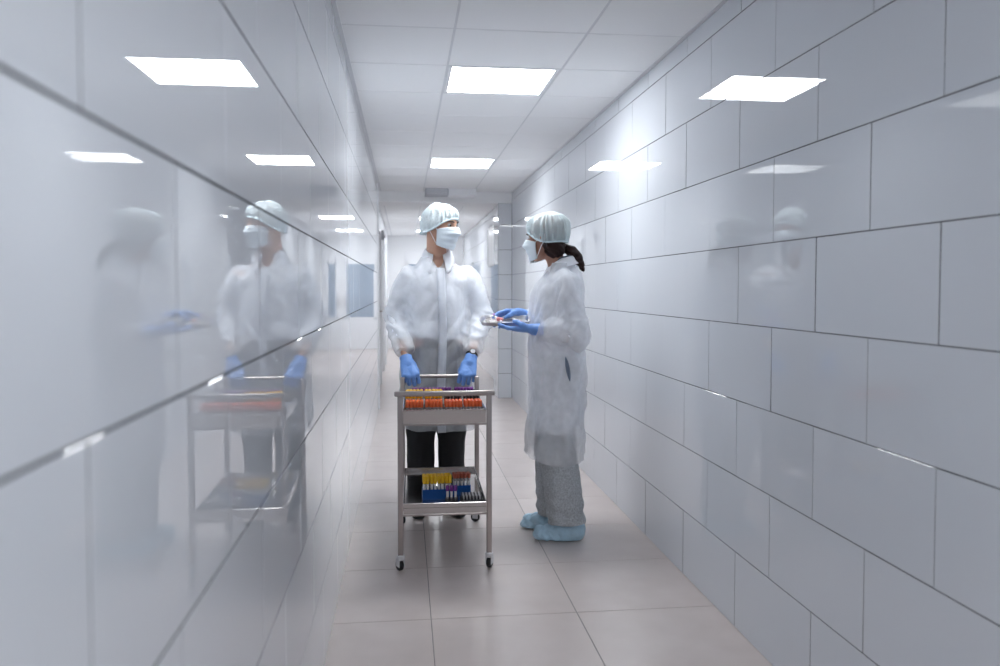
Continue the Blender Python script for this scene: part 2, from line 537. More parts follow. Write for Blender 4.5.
for k, y in enumerate(LIGHTS):
    e = empty('ceiling_light', (.525, y + .3, CH))
    lab = {4.24: 'large bright square ceiling light panel nearest above the two people',
           7.24: 'second bright ceiling light panel, farther down the corridor above the cap of the standing man',
           13.24: 'small glowing ceiling light behind the man\'s cap, upper of the two',
           16.24: 'small glowing ceiling light behind the man\'s cap, lower and farthest one',
           -.56: 'added unseen fill light panel right above the viewpoint, out of frame overhead'}[y]
    tag(e, lab, 'ceiling light', 'ceiling light panels')
    bm = bmesh.new()
    for lo, hi in (((-.29, -.29), (.29, -.272)), ((-.29, .272), (.29, .29)), ((-.29, -.272), (-.272, .272)), ((.272, -.272), (.29, .272))):
        box(bm, (*lo, -.001), (*hi, .02), .002)
    obj('light_frame', bm, M['white'], e)
    bm = bmesh.new(); box(bm, (-.274, -.274, .003), (.274, .274, .018), .002)
    obj('diffuser', bm, M['panel'], e)

# unit hung under the ceiling, sensor boxes, white board on the far right wall
e = empty('ceiling_unit', (.54, 9.55, CH))
tag(e, 'flat box under the ceiling, grey on the left and white on the right', 'ceiling unit')
bm = bmesh.new(); box(bm, (-.30, -.12, -.075), (-.03, .12, 0), .006); obj('grey_housing', bm, M['greybox'], e)
bm = bmesh.new(); box(bm, (-.03, -.13, -.08), (.29, .13, 0), .006); obj('white_housing', bm, M['white'], e)
bm = bmesh.new()
for k in range(4): box(bm, (-.285, -.125, -.068 + k * .016), (-.045, -.119, -.06 + k * .016), .001, 1)
obj('grille', bm, M['tbar'], e)
def wallbox(y, z, lab):
    e = empty('wall_sensor', (XF, y, z)); tag(e, lab, 'sensor', 'small boxes on the far left wall')
    bm = bmesh.new(); box(bm, (0, -.05, -.07), (.06, .05, .07), .008); obj('housing', bm, M['greybox'], e)
    bm = bmesh.new(); bmesh.ops.create_uvsphere(bm, u_segments=12, v_segments=8, radius=.025, matrix=Matrix.Translation((.06, 0, -.02)))
    obj('lens', bm, M['tbar'], e, True)
wallbox(9.5, 2.24, 'small grey box high on the far left wall, upper one near the ceiling')
wallbox(12.3, 2.13, 'small grey box on the far left wall, lower one above a door')
e = empty('wall_board', (XR, 11.6, 1.95)); tag(e, 'pale board fixed to the far right wall behind the pillar', 'board')
bm = bmesh.new(); box(bm, (-.02, -.75, -.27), (0, .75, .27), .004); obj('board_panel', bm, M['white'], e)
bm = bmesh.new()
for lo, hi in (((-.77, -.29), (.77, -.27)), ((-.77, .27), (.77, .29)), ((-.77, -.27), (-.75, .27)), ((.75, -.27), (.77, .27))):
    box(bm, (-.028, *lo), (0, *hi), .003)
obj('board_frame', bm, M['tbar'], e)

# ------------------------------------------------------------------ the trolley
CW, CL = .42, .77
CARTX, CARTY, CARTR = .190, 4.20, R(-.7)
cart = empty('utility_cart', (CARTX, CARTY, 0), CARTR)
tag(cart, 'stainless steel two-tier trolley on casters loaded with racks of tubes', 'trolley')
def cart_world(p): return Matrix.Translation((CARTX, CARTY, 0)) @ Matrix.Rotation(CARTR, 4, 'Z') @ Vector(p)
ZR = .842
hw, hl = CW / 2, CL / 2
for (sx, sy) in ((-1, -1), (1, -1), (-1, 1), (1, 1)):
    bm = bmesh.new(); zt = ZR - .002 if sy < 0 else ZR - .006
    box(bm, (sx * hw - .0125, sy * hl - .0125, .068), (sx * hw + .0125, sy * hl + .0125, zt), .004, 3)
    obj('post', bm, M['steel'], cart, True, 40)
bm = bmesh.new(); box(bm, (-hw - .027, -hl - .013, ZR - .012), (hw + .027, -hl + .013, ZR + .012), .006, 3)
obj('front_rail', bm, M['steel'], cart, True, 40)
BY = hl + .045; ZB = .835
bm = bmesh.new()
tube(bm, [(-hw, hl + .004, ZB - .015), (-hw, hl + .016, ZB - .012), (-hw + .004, hl + .034, ZB - .003), (-hw + .016, BY - .002, ZB), (-hw + .03, BY, ZB), (hw - .03, BY, ZB), (hw - .016, BY - .002, ZB), (hw - .004, hl + .034, ZB - .003), (hw, hl + .016, ZB - .012), (hw, hl + .004, ZB - .015)], .0115, 14)
obj('push_handle', bm, M['steel'], cart, True, 60)
def tray_mesh(z0, z1, w, l, zf=None):
    """open pan of sheet metal with a rolled rim"""
    bm = bmesh.new(); t = .0025
    zf = z0 if zf is None else zf
    box(bm, (-w, -l, zf), (w, l, zf + t))
    box(bm, (-w, -l, z0), (w, -l + t, z1)); box(bm, (-w, l - t, z0), (w, l, z1))
    box(bm, (-w, -l + t, z0), (-w + t, l - t, z1)); box(bm, (w - t, -l + t, z0), (w, l - t, z1))
    tube(bm, [(-w, -l, z1), (w, -l, z1)], .0030, 8); tube(bm, [(-w, l, z1), (w, l, z1)], .0030, 8)
    tube(bm, [(-w, -l, z1), (-w, l, z1)], .0030, 8); tube(bm, [(w, -l, z1), (w, l, z1)], .0030, 8)
    return bm
TZ0, TZ1 = .698, .762
BZ0, BZ1, BF = .268, .318, .296
obj('upper_tray', tray_mesh(TZ0, TZ1, hw - .014, hl - .004), M['traysteel'], cart)
obj('lower_tray', tray_mesh(BZ0, BZ1, hw - .014, hl - .004, BF), M['traysteel'], cart)
for z in (TZ0 - .008, BZ0 - .008):
    for ye in (-hl, hl):
        bm = bmesh.new(); box(bm, (-hw + .012, ye - .006, z), (hw - .012, ye + .006, z + .010), .002)
        obj('shelf_bearer', bm, M['steel'], cart)
for (sx, sy, sw) in ((-1, -1, .5), (1, -1, -.4), (-1, 1, .3), (1, 1, 1.0)):
    px, py = sx * hw, sy * hl
    Mx = Matrix.Translation((px, py, 0)) @ Matrix.Rotation(sw, 4, 'Z')
    bm = bmesh.new()
    lathe(bm, [(.017, .060), (.019, .064), (.019, .074), (.015, .078)], 16)
    for s in (-1, 1): box(bm, (s * .0135 - .0015, -.012, .020), (s * .0135 + .0015, .022, .060), .001, 1)
    box(bm, (-.015, -.012, .052), (.015, .022, .061), .002)
    for v in bm.verts: v.co = Mx @ v.co
    c = obj('caster', bm, M['bright'], cart)
    bm = bmesh.new()
    lathe(bm, [(.014, -.0105), (.023, -.0105), (.0255, -.007), (.0255, .007), (.023, .0105), (.014, .0105)], 20)
    Rm = Mx @ Matrix.Translation((0, .010, .0257)) @ Matrix.Rotation(PI / 2, 4, 'Y')
    for v in bm.verts: v.co = Rm @ v.co
    obj('wheel', bm, M['rubber'], c, True, 40)

# ------------------------------------------------------------------ tubes and racks
def make_tube(capm, fill, length, label_len, capr=.0072, caph=.020):
    bm = bmesh.new(); r = .0056; L = length
    lathe(bm, [(.0015, 0), (.0040, .001), (r, .005), (r, L)], 10)
    t = obj('sample_tube', bm, M['tube'], None, True, 50)
    bm = bmesh.new(); lathe(bm, [(capr * .9, L + .010 - caph), (capr, L + .012 - caph), (capr, L + .010), (capr * .82, L + .013), (capr * .5, L + .0135)], 12)
    obj('cap', bm, capm, t, True, 35)
    if label_len:
        bm = bmesh.new(); lathe(bm, [(r + .0004, L * .30), (r + .0004, L * .30 + label_len)], 10)
        obj('paper_label', bm, M['label'], t, True, 50)
    if fill:
        bm = bmesh.new(); lathe(bm, [(.001, .001), (.0042, .004), (.0046, .006), (.0046, L * .62)], 8)
        obj('sample', bm, fill, t, True, 50)
    return t

def make_rack(nx, ny, pitch, h, m, solid=False):
    """plates with round-ish wells held by end walls"""
    w, l = nx * pitch, ny * pitch
    bm = bmesh.new()
    box(bm, (-w / 2, -l / 2, 0), (w / 2, l / 2, .004), .001, 1)
    for s in (-1, 1): box(bm, (s * w / 2 - .0012, -l / 2, 0), (s * w / 2 + .0012, l / 2, h), .0008, 1)
    zs = [h - .003] if not solid else [h * (k + .5) / 5 for k in range(5)]
    tk = .003 if not solid else h / 5 * 1.02
    for z in zs:                         # lattice plates: the tubes pass between the bars
        for i in range(nx + 1):
            x = -w / 2 + i * pitch; box(bm, (x - .0013, -l / 2, z - tk / 2), (x + .0013, l / 2, z + tk / 2))
        for j in range(ny + 1):
            y = -l / 2 + j * pitch; box(bm, (-w / 2, y - .0013, z - tk / 2), (w / 2, y + .0013, z + tk / 2))
    return obj('tube_rack', bm, m)

def fill_rack(rack_o, nx, ny, pitch, proto, used, label, group, dz=.0042, skip=(), jitter=.002):
    base = rack_o.matrix_basis
    for i in range(nx):
        for j in range(ny):
            if (i, j) in skip: continue
            if proto.name not in used: o = proto; used.add(proto.name)
            else: o = copy_tree(proto)
            p = base @ Vector((-nx * pitch / 2 + (i + .5) * pitch, -ny * pitch / 2 + (j + .5) * pitch, dz))
            o.location = p; o.rotation_euler = (random.gauss(0, .012), random.gauss(0, .012), random.random() * 6)
            tag(o, label, 'sample tube', group)
used = set()
def put(o, x, y, z, rz=0.0):
    o.location = cart_world((x, y, z)); o.rotation_euler = (0, 0, CARTR + rz)
    o.matrix_basis = Matrix.Translation(o.location) @ Matrix.Rotation(CARTR + rz, 4, 'Z')
    return o

PT = .0166
ZT = TZ0 + .0027
t_or = make_tube(M['orange'], M['blood'], .084, .0, .0080, .026)
rp = make_rack(5, 5, PT, .052, M['rackwhite'])
names = ['leftmost', 'second from the left', 'third from the left', 'rightmost']
xs = [-.143, -.050, .043, .136]
for k, x in enumerate(xs):
    r_ = rp if k == 0 else copy_tree(rp)
    put(r_, x, -.325 + (.004 if k % 2 else 0), ZT, R([.5, -.8, .6, 1.5][k]))
    tag(r_, f'white orange-capped tube rack behind the front rail, {names[k]} of four', 'tube rack', 'front racks on the upper tray')
    fill_rack(r_, 5, 5, PT, t_or, used, f'orange-capped tube standing in the {names[k]} front rack of the upper tray', f'orange tubes in the {names[k]} front rack')
t_ye = make_tube(M['yellow'], M['blood'], .122, .03, .0081, .036)
t_dk = make_tube(M['black'], M['blood'], .092, .035, .0066)
t_pu = make_tube(M['purple'], M['blood'], .100, .03, .0078)
rq = make_rack(5, 4, PT, .055, M['rackred'])
for k, x in enumerate(xs):
    r_ = rq if k == 0 else copy_tree(rq)
    put(r_, x, -.225, ZT)
    if k < 2:
        tag(r_, f'dark tube rack of yellow caps on the upper tray, {["left", "right"][k]} of the two', 'tube rack', 'middle racks on the upper tray')
        fill_rack(r_, 5, 4, PT, t_ye, used, f'tall yellow-capped tube in the {["left", "right"][k]} yellow rack of the upper tray', f'yellow tubes in the {["left", "right"][k]} rack, upper tray')
    else:
        tag(r_, f'dark tube rack of black-topped glass tubes on the upper tray, {["left", "right"][k - 2]} of the two', 'tube rack', 'middle racks on the upper tray')
        fill_rack(r_, 5, 4, PT, t_dk, used, f'black-topped glass tube in the {["left", "right"][k - 2]} black rack of the upper tray', f'black-topped tubes in the {["left", "right"][k - 2]} rack')
ru = make_rack(6, 3, PT, .055, M['rackwhite'])
for k, x in enumerate((-.105, .0, .115)):
    r_ = ru if k == 0 else copy_tree(ru)
    nm = ['left', 'middle', 'right'][k]
    put(r_, x, .03, ZT)
    tag(r_, f'white tube rack of purple caps at the back of the upper tray, {nm} of three', 'tube rack', 'back racks on the upper tray')
    fill_rack(r_, 6, 3, PT, t_pu, used, f'purple-capped tube in the {nm} back rack of the upper tray', f'purple tubes in the {nm} back rack')

# lower tray
ZL = BF + .0027
P2 = .0178
t_y2 = make_tube(M['yellow'], M['blood'], .098, .042, .0086, .034)
rb = make_rack(8, 4, P2, .050, M['rackblue'], solid=True)
put(rb, -.034, -.205, ZL, R(2)); tag(rb, 'long blue tube rack full of yellow caps on the lower tray', 'tube rack')
fill_rack(rb, 8, 4, P2, t_y2, used, 'yellow-capped tube in the long blue rack on the lower tray', 'yellow tubes in the blue rack')
t_p2 = make_tube(M['purple'], M['blood'], .058, .030, .0085)
rs = make_rack(3, 2, .0195, .016, M['rackred'])
put(rs, .036, -.275, ZL, R(-3)); tag(rs, 'low dark rack holding purple caps at the front edge of the lower tray', 'tube rack')
fill_rack(rs, 3, 2, .0195, t_p2, used, 'short purple-capped tube in front of the blue rack on the lower tray', 'purple tubes on the lower tray')
t_r2 = make_tube(M['rust'], M['blood'], .088, .038, .0085)
rb2 = make_rack(5, 3, P2, .046, M['rackblue'], solid=True)
put(rb2, .092, -.13, ZL, R(2)); tag(rb2, 'short blue tube rack of rust-red caps at the back right of the lower tray', 'tube rack')
fill_rack(rb2, 5, 3, P2, t_r2, used, 'rust-red-capped tube in the short blue rack on the lower tray', 'rust-red tubes on the lower tray')
# black slotted holder with white strips
bm = bmesh.new(); box(bm, (-.055, -.045, 0), (.055, .045, .012), .003)
for k in range(7): box(bm, (-.05 + k * .0158, -.04, .012), (-.046 + k * .0158, .04, .030), .001, 1)
hb = obj('slotted_holder', bm, M['black']); put(hb, .134, -.268, ZL, R(1)); tag(hb, 'black slotted holder at the right front of the lower tray', 'holder')
for k in range(6):
    bm = bmesh.new(); box(bm, (-.0026, -.036, 0), (.0026, .036, .019), .0012, 2)
    for v in bm.verts: v.co.z += .0
    s = obj('white_strip', bm, M['paper'])
    p = cart_world((.134 - .0401 + k * .0158, -.2683, ZL + .0123)); s.location = p; s.rotation_euler = (0, 0, CARTR + R(1))
    tag(s, 'thin white strip standing in the black slotted holder', 'strip', 'white strips in the slotted holder')

# ------------------------------------------------------------------ people
def rotz(a):
    c, s = math.cos(a), math.sin(a); return np.array([[c, -s, 0], [s, c, 0], [0, 0, 1]])
def rotx(a):
    c, s = math.cos(a), math.sin(a); return np.array([[1, 0, 0], [0, c, -s], [0, s, c]])

def head_sdf():
    cran = union([elps((0, .022, .038), (.078, .100, .088)), elps((0, -.030, -.025), (.063, .070, .092)), rcone((0, -.058, -.095), (0, -.066, -.100), .022, .018),
                  rcone((.045, -.01, -.075), (.018, -.06, -.098), .02, .018), rcone((-.045, -.01, -.075), (-.018, -.06, -.098), .02, .018)], .03)
    nose = rcone((0, -.094, .012), (0, -.116, -.030), .009, .0135)
    brow = union([rcone((.012, -.092, .027), (.045, -.075, .026), .010, .008), rcone((-.012, -.092, .027), (-.045, -.075, .026), .010, .008)], .01)
    cheek = union([elps((.038, -.062, -.022), (.024, .022, .02)), elps((-.038, -.062, -.022), (.024, .022, .02))], .01)
    lips = union([elps((0, -.094, -.060), (.024, .010, .006)), elps((0, -.092, -.072), (.021, .010, .007))], .006)
    sock = union([elps((.031, -.103, .006), (.018, .017, .012)), elps((-.031, -.103, .006), (.018, .017, .012))], .004)
    ear = union([elps((.078, .012, -.008), (.010, .019, .031), rotz(-.35)), elps((-.078, .012, -.008), (.010, .019, .031), rotz(.35))], .004)
    def f(P):
        d = smin(cran(P), cheek(P), .015); d = smin(d, brow(P), .012)
        d = smax(d, -sock(P), .008)
        d = smin(d, nose(P), .014); d = smin(d, lips(P), .006); d = smin(d, ear(P), .006)
        return d
    return f
HEAD = head_sdf()

class Head:
    def __init__(s, c, yaw, pitch=0.0, roll=0.0, scale=1.0):
        s.c = np.array(c); s.A = rotz(yaw) @ rotx(pitch); s.s = scale
    def loc(s, P): return (P - s.c) @ s.A / s.s
    def out(s, p): return s.c + s.s * (s.A @ np.array(p, float))
    def sdf(s, P): return HEAD(s.loc(P)) * s.s
    def mat(s):
        m = Matrix([[*(s.A[i] * s.s), s.c[i]] for i in range(3)] + [[0, 0, 0, 1]]); return m

def grid_mesh(fn, nu, nv, closed_u=False):
    """surface patch fn(u,v) for u,v in 0..1 -> bmesh"""
    bm = bmesh.new(); g = []
    for j in range(nv + 1):
        g.append([bm.verts.new(fn(i / nu, j / nv)) for i in range(nu if closed_u else nu + 1)])
    for j in range(nv):
        for i in range(nu):
            a, b = g[j][i], g[j][(i + 1) % nu] if closed_u else g[j][i + 1]
            c, d = g[j + 1][(i + 1) % nu] if closed_u else g[j + 1][i + 1], g[j + 1][i]
            bm.faces.new((a, b, c, d))
    return bm

def cap_parts(head, parent, puff_back, puff, top, seed, front_z=.058, back_z=-.055, pleat=1.0, crumple=1.0, m=None):
    rx, ry, cy = .092, .114, .014
    def rim(az):
        x = rx * math.sin(az); y = cy - ry * math.cos(az)
        t = (y - (cy - ry)) / (2 * ry)
        return Vector((x, y, front_z + (back_z - front_z) * t - .030 * math.sin(PI * t) ** 1.5))
    def dome(u, v):
        az = 2 * PI * u
        e = rim(az)
        back = max(0, -math.cos(az))
        ang = v * PI / 2
        hr = math.sin(ang) ** .85
        bulge = 1 + (puff + puff_back * back) * math.sin(min(1, v * 1.04) * PI) ** .8 * (.55 + .45 * v)
        x = e.x * hr * bulge
        y0 = cy + .02
        y = y0 + (e.y - y0) * hr * bulge
        zt = top + .005 * nz(np.array([[x, y, 0]]), 60, seed)[0] * (1 - v)
        z = e.z + (zt - e.z) * math.cos(ang) ** .82
        if v > .8: z -= .5 * (1 - v) * back * puff_back * .4
        p = Vector((x, y, z))
        c = Vector((0, cy, (e.z + top) * .35))
        d = (p - c).normalized()
        pl = math.sin(az * 25 + 2.2 * math.sin(3 * az + seed) + 1.2 * math.sin(7 * az)) * .0042 * pleat * min(1, max(0, v - .18) * 2.2) * (1 if v < .97 else .4)
        wr = nz(np.array([[x, y, z]]), (105, 105, 105), seed)[0] * .0022 * crumple * (1 - .5 * v)
        p = p + d * (pl + wr)
        return Vector(head.out(p))
    bm = grid_mesh(lambda u, v: dome(u, max(v, .004)), 150, 30, True)
    o = obj('bouffant_cap', bm, m or M['cap'], parent, True)
    bm = bmesh.new()
    pts = []
    for k in range(90):
        e = rim(2 * PI * k / 90); q = Vector((e.x, e.y - cy, 0)) * .012
        w = .0022 * math.sin(k * 3.1)
        pts.append(Vector(head.out((e.x + q.x, e.y + q.y, e.z + w))))
    tube(bm, pts, .0048, 8, closed=True)
    obj('elastic_band', bm, M['capband'], o, True)
    return o

def mask_parts(head, parent):
    def surf(u, v):
        ph = (u - .5) * 2 * R(78)
        z = -.010 - .124 * v
        A = .074 - .010 * v ** 2
        nb = math.exp(-((v - .24) / .24) ** 2)
        B = .104 + .030 * nb * math.cos(ph) ** 4 + .005 * math.sin(PI * v) - .010 * v ** 3
        B += .0035 * math.cos(v * 2 * PI * 3.5) * math.cos(ph) * (1 if .15 < v < .9 else 0)
        e = abs(u - .5) * 2
        z += .010 * (1 - e ** 2) * (1 - v) - (.004 + .02 * (v - .3)) * 0 - .012 * e ** 2 * (1 - v) + .020 * e ** 2 * v
        return Vector(head.out((A * math.sin(ph) * 1.04, -.004 - B * math.cos(ph) ** .9 if math.cos(ph) > 0 else -.004, z)))
    bm = grid_mesh(surf, 36, 30)
    o = obj('face_mask', bm, M['mask'], parent, True)
    s = o.modifiers.new('cloth', 'SOLIDIFY'); s.thickness = .0025
    for sg in (-1, 1):
        bm = bmesh.new(); u = .5 + .5 * sg
        a = surf(u, .05); b = surf(u, .92)
        pts = [a]
        for p in ((.083, -.004, .012), (.088, .022, .026), (.086, .036, .012), (.086, .034, -.02), (.083, .012, -.042)):
            pts.append(Vector(head.out((p[0] * sg, p[1], p[2]))))
        pts.append(b)
        sm = []
        for i in range(len(pts) - 1):
            for t in (0, .33, .66): sm.append(pts[i].lerp(pts[i + 1], t))
        sm.append(pts[-1])
        tube(bm, sm, .0020, 6)
        obj('ear_loop', bm, M['loop'], o, True)

def eye_parts(head, parent):
    for sg in (-1, 1):
        bm = bmesh.new()
        bmesh.ops.create_uvsphere(bm, u_segments=20, v_segments=14, radius=.0125)
        for f in bm.faces:
            c = f.calc_center_median().normalized()
            f.material_index = 1 if c.dot(Vector((.12, -.985, -.10)).normalized()) > .80 else 0
            f.smooth = True
        T = head.mat() @ Matrix.Translation((sg * .031, -.0815, .006))
        for v in bm.verts: v.co = T @ v.co
        me = bpy.data.meshes.new('eye'); bm.to_mesh(me); bm.free()
        link('eye', me, [M['eye'], M['iris']], parent)
        bm = bmesh.new()
        tube(bm, [Vector(head.out(p)) for p in ((sg * .012, -.1035, .024), (sg * .026, -.1035, .030), (sg * .042, -.092, .029), (sg * .052, -.077, .023))], [.0022, .0036, .003, .0014], 6)
        obj('eyebrow', bm, M['hair_m'], parent, True)

def hand_mesh(name, parent, W, d, n, side, bends, thumb, scale=1.0, forearm=None, splay=.03, m=None, gl=.03):
    """glove: palm, four unequal bent fingers and a thumb.  W wrist, d wrist->knuckles, n the way the palm looks,
    side = unit vector towards the thumb"""
    W = np.array(W, float); d = np.array(d, float); d /= np.linalg.norm(d)
    n = np.array(n, float); n -= d * (n @ d); n /= np.linalg.norm(n)
    s = np.array(side, float); s -= d * (s @ d); s -= n * (s @ n); s /= np.linalg.norm(s)
    k = scale
    fs = []
    mcps = []
    offs = [.033, .0115, -.0105, -.031]; fwd = [.088, .093, .088, .079]
    for i in range(4):
        mc = W + k * (d * fwd[i] + s * offs[i]); mcps.append(mc)
        fs.append((rcone(W + k * (d * .012 + s * offs[i] * .55), mc, .0165 * k, .0128 * k, (n, .85))))
    palm = union(fs + [rcone(W + k * (d * .03 + s * .018 + n * .004), W + k * (d * .075 + s * .012 + n * .002), .016 * k, .014 * k),
                       rcone(W + k * (d * .03 - s * .02 + n * .003), W + k * (d * .06 - s * .022 + n * .003), .014 * k, .012 * k)], .014 * k)
    lens = [(.043, .026, .020), (.047, .029, .021), (.044, .027, .020), (.034, .021, .018)]
    chains = []
    for i in range(4):
        p = mcps[i]; a = 0; ch = []
        rr = [.0108, .0098, .0090, .0080] if i < 3 else [.0096, .0087, .0080, .0072]
        b = bends[i] if isinstance(bends[0], (tuple, list)) else bends
        for j in range(3):
            a += R(b[j])
            dr = d * math.cos(a) + n * math.sin(a) + s * ((1.5 - i) * splay)
            q = p + k * lens[i][j] * dr / np.linalg.norm(dr)
            ch.append(rcone(p, q, rr[j] * k, rr[j + 1] * k)); p = q
        chains.append(union(ch, .004 * k))
    tb = W + k * (d * .028 + s * .026 + n * .004)
    tpts = [tb]
    for (fd, fs_, fn, L) in thumb:
        v = d * fd + s * fs_ + n * fn; v /= np.linalg.norm(v); tpts.append(tpts[-1] + v * L * k)
    th = union([rcone(tpts[i], tpts[i + 1], [.0155, .0125, .0105][i] * k, [.0125, .0105, .0085][i] * k) for i in range(3)], .005 * k)
    fa = np.array(forearm, float) if forearm is not None else W - d * .05
    fv = (fa - W) / np.linalg.norm(fa - W)
    cuff = rcone(W + d * .015 * k, W + fv * .075, .028 * k, .036 * k, (n, .95))
    def f(P):
        D = smin(palm(P), th(P), .010 * k)
        D = smin(D, cuff(P), .012)
        F = chains[0](P)
        for c in chains[1:]: F = np.minimum(F, c(P))
        return smin(D, F, .005 * k)
    allp = np.array([W, *mcps, *tpts, W + fv * .1] + [W + d * .16 * k + n * .0 * k, W + n * .09 * k + d * .09 * k])
    lo = allp.min(0) - .05; hi = allp.max(0) + .05
    ring = W + fv * gl
    return implicit(name, f, lo, hi, .0026, m or M['glove'], parent,
                    keep=lambda V: ((V - ring) @ fv + .003 * nz(V, 60)) < 0,
                    disp=lambda V, N: .0007 * nz(V, 110) , smooth=2), ring, fv

def folds(P, N, amp, waist=None, skirt=None, elbows=(), seed=0, fa=1.0):
    """drape: long hanging folds in the skirt, creases round the elbows and the arms, small crumples all over"""
    w = .0008 * nz(P, (40, 40, 30), seed)
    A = np.array([[.8, 0, .6], [0, 1, 0], [-.6, 0, .8]])
    for (sc, of, a2) in (((22, 22, 9), 9, 1.9), ((36, 36, 17), 2, 1.15), ((62, 62, 34), 7, .50)):
        w = w + amp * a2 * (np.abs(nz(P @ A if of == 2 else P, sc, seed + of)) - .34)
    if skirt is not None:
        z0, z1, c = skirt
        t = np.clip((z0 - P[:, 2]) / (z0 - z1), 0, 1)
        ph = np.arctan2(P[:, 0] - c[0], -(P[:, 1] - c[1]))
        w = w + fa * t * (.009 * np.sin(7 * ph + 1.6 * nz(P, (3, 3, 1.2), seed + 3)) + .006 * np.sin(13 * ph + 2 * nz(P, (4, 4, 1.5), seed + 4)))
    for (e, rad, a) in elbows:
        q = P - np.array(e); t = np.exp(-(q ** 2).sum(1) / rad ** 2)
        w = w + a * t * (1 - 2.3 * np.abs(nz(P @ np.array([[1,0,.5],[0,1,0],[-.5,0,1]]), (30, 30, 80), seed + 5)))
    return w

def limb_pts(*p): return [np.array(q, float) for q in p]

# ---------------------------------------------------------------- the man behind the trolley
MX, MY = .19, 4.83
man = empty('person', (MX, MY, 0))
tag(man, 'person in sheer white gown, cap and mask gripping the trolley handle', 'person')
def mloc(w): return np.array([w[0] - MX, w[1] - MY, w[2]])
barL = mloc(cart_world((-.168, BY, ZB))); barR = mloc(cart_world((.160, BY, ZB)))
hd = Head((.024, -.045, 1.706), R(50), R(7))
MS = {-1: np.array((-.168, .005, 1.408)), 1: np.array((.172, .005, 1.408))}
ME = {-1: np.array((-.255, .025, 1.175)), 1: np.array((.272, .025, 1.175))}
mg_d = np.array((0, -.62, -.785)); mg_n = np.array((0, .785, -.62))
mg_d /= np.linalg.norm(mg_d); mg_n -= mg_d * (mg_d @ mg_n); mg_n /= np.linalg.norm(mg_n)
MW = {}
for sg, bar in ((-1, barL), (1, barR)):
    dd = mg_d + np.array((sg * -.22, 0, 0)); dd /= np.linalg.norm(dd)
    W = bar - mg_n * .034 - dd * .088
    MW[sg] = W
for sg in (-1, 1):
    W = MW[sg]; dd = mg_d + np.array((sg * -.22, 0, 0))
    fa = W + (ME[sg] - W) * .3
    g, ring, fv = hand_mesh('glove', man, W, dd, mg_n, (-sg, 0, 0), [(52, 78, 58), (55, 80, 58), (56, 80, 58), (58, 82, 58)],
                            [(.75, .35, .55, .036), (.55, -.1, .85, .030), (.1, -.45, .9, .024)], 1.16, fa, splay=.05, gl=.026)
    if sg == 1:
        Wr, fvr = W, fv
# body: one continuous surface
def body_sdf(head, S, E, W, d, hips, knees, ankles, torso, neck_r=.055, neck_to=None):
    nb = neck_to
    parts = [loft(torso)]
    for sg in (-1, 1):
        parts += [rcone(S[sg], E[sg], .046, .037), rcone(E[sg], W[sg], .035, .019), rcone(W[sg], W[sg] + d[sg] * .04, .015, .009)]
        parts += [rcone(hips[sg], knees[sg], .080, .053), rcone(knees[sg], ankles[sg], .053, .036),
                  rcone(ankles[sg] + np.array((0, .02, -.02)), ankles[sg] + np.array((sg * .008, -.10, -.062)), .034, .024)]
    U = union(parts, .035)
    n0 = head.out((0, .030, -.06)); neck = rcone(nb, n0, neck_r * 1.1, neck_r)
    def f(P):
        D = smin(U(P), neck(P), .035)
        return smin(D, head.sdf(P), .016)
    return f
MH = {-1: np.array((-.095, .0, .90)), 1: np.array((.095, .0, .90))}
MK = {-1: np.array((-.100, -.02, .50)), 1: np.array((.085, -.02, .50))}
MA = {-1: np.array((-.100, .02, .095)), 1: np.array((.085, .02, .095))}
mt = [(.86, 0, .150, .105), (1.0, 0, .148, .108), (1.12, 0, .140, .10), (1.3, 0, .165, .112), (1.40, 0, .165, .10), (1.46, .0, .120, .075), (1.50, 0, .07, .06)]
bf = body_sdf(hd, MS, ME, MW, {s: mg_d for s in (-1, 1)}, MH, MK, MA, mt, .056, np.array((0, .01, 1.47)))
implicit('body', bf, (-.36, -.30, .02), (.36, .22, 1.86), .0075, M['skin_m'], man, smooth=1)
eye_parts(hd, man)
cap_parts(hd, man, .12, .07, .129, 1, .046, -.062, .7, 3.2)
mask_parts(hd, man)
# clothes
def gown_sdf(prof, S, E, C, grow=0.0, rs=(.066, .063, .048), k=.022):
    T = loft([(z, cy, a + grow, b + grow) for z, cy, a, b in prof], 2.35)
    sl = {}
    for sg in (-1, 1):
        ax = (C[sg] - E[sg]) / np.linalg.norm(C[sg] - E[sg])
        U = union([rcone(S[sg], E[sg], rs[0] + grow, rs[1] + grow), rcone(E[sg], C[sg] + ax * .05, rs[1] + grow, rs[2] + grow)], .03)
        sl[sg] = (lambda P, U=U, ax=ax, c=C[sg]: smax(U(P), (P - c) @ ax + .004 * nz(P, 40), .008))
    def f(P):
        return smin(smin(T(P), sl[-1](P), k), sl[1](P), k)
    f.torso = T
    return f
mprof = [(.40, .0, .215, .150), (.80, 0, .205, .148), (1.0, 0, .192, .145), (1.2, 0, .190, .140), (1.34, 0, .196, .132), (1.40, 0, .190, .120), (1.45, 0, .150, .10), (1.495, .005, .100, .08), (1.56, .01, .066, .07)]
MC = {sg: MW[sg] + (ME[sg] - MW[sg]) * .17 for sg in (-1, 1)}
MC2 = MC
gf = gown_sdf(mprof, MS, ME, MC2)
def cuffcut(V, f, C, E, top=1.525, hem=.505, hemf=None):
    k = V[:, 2] < top
    hz = hem + (.012 * nz(V, 7) if hemf is None else hemf(V))
    k &= V[:, 2] > hz
    return k
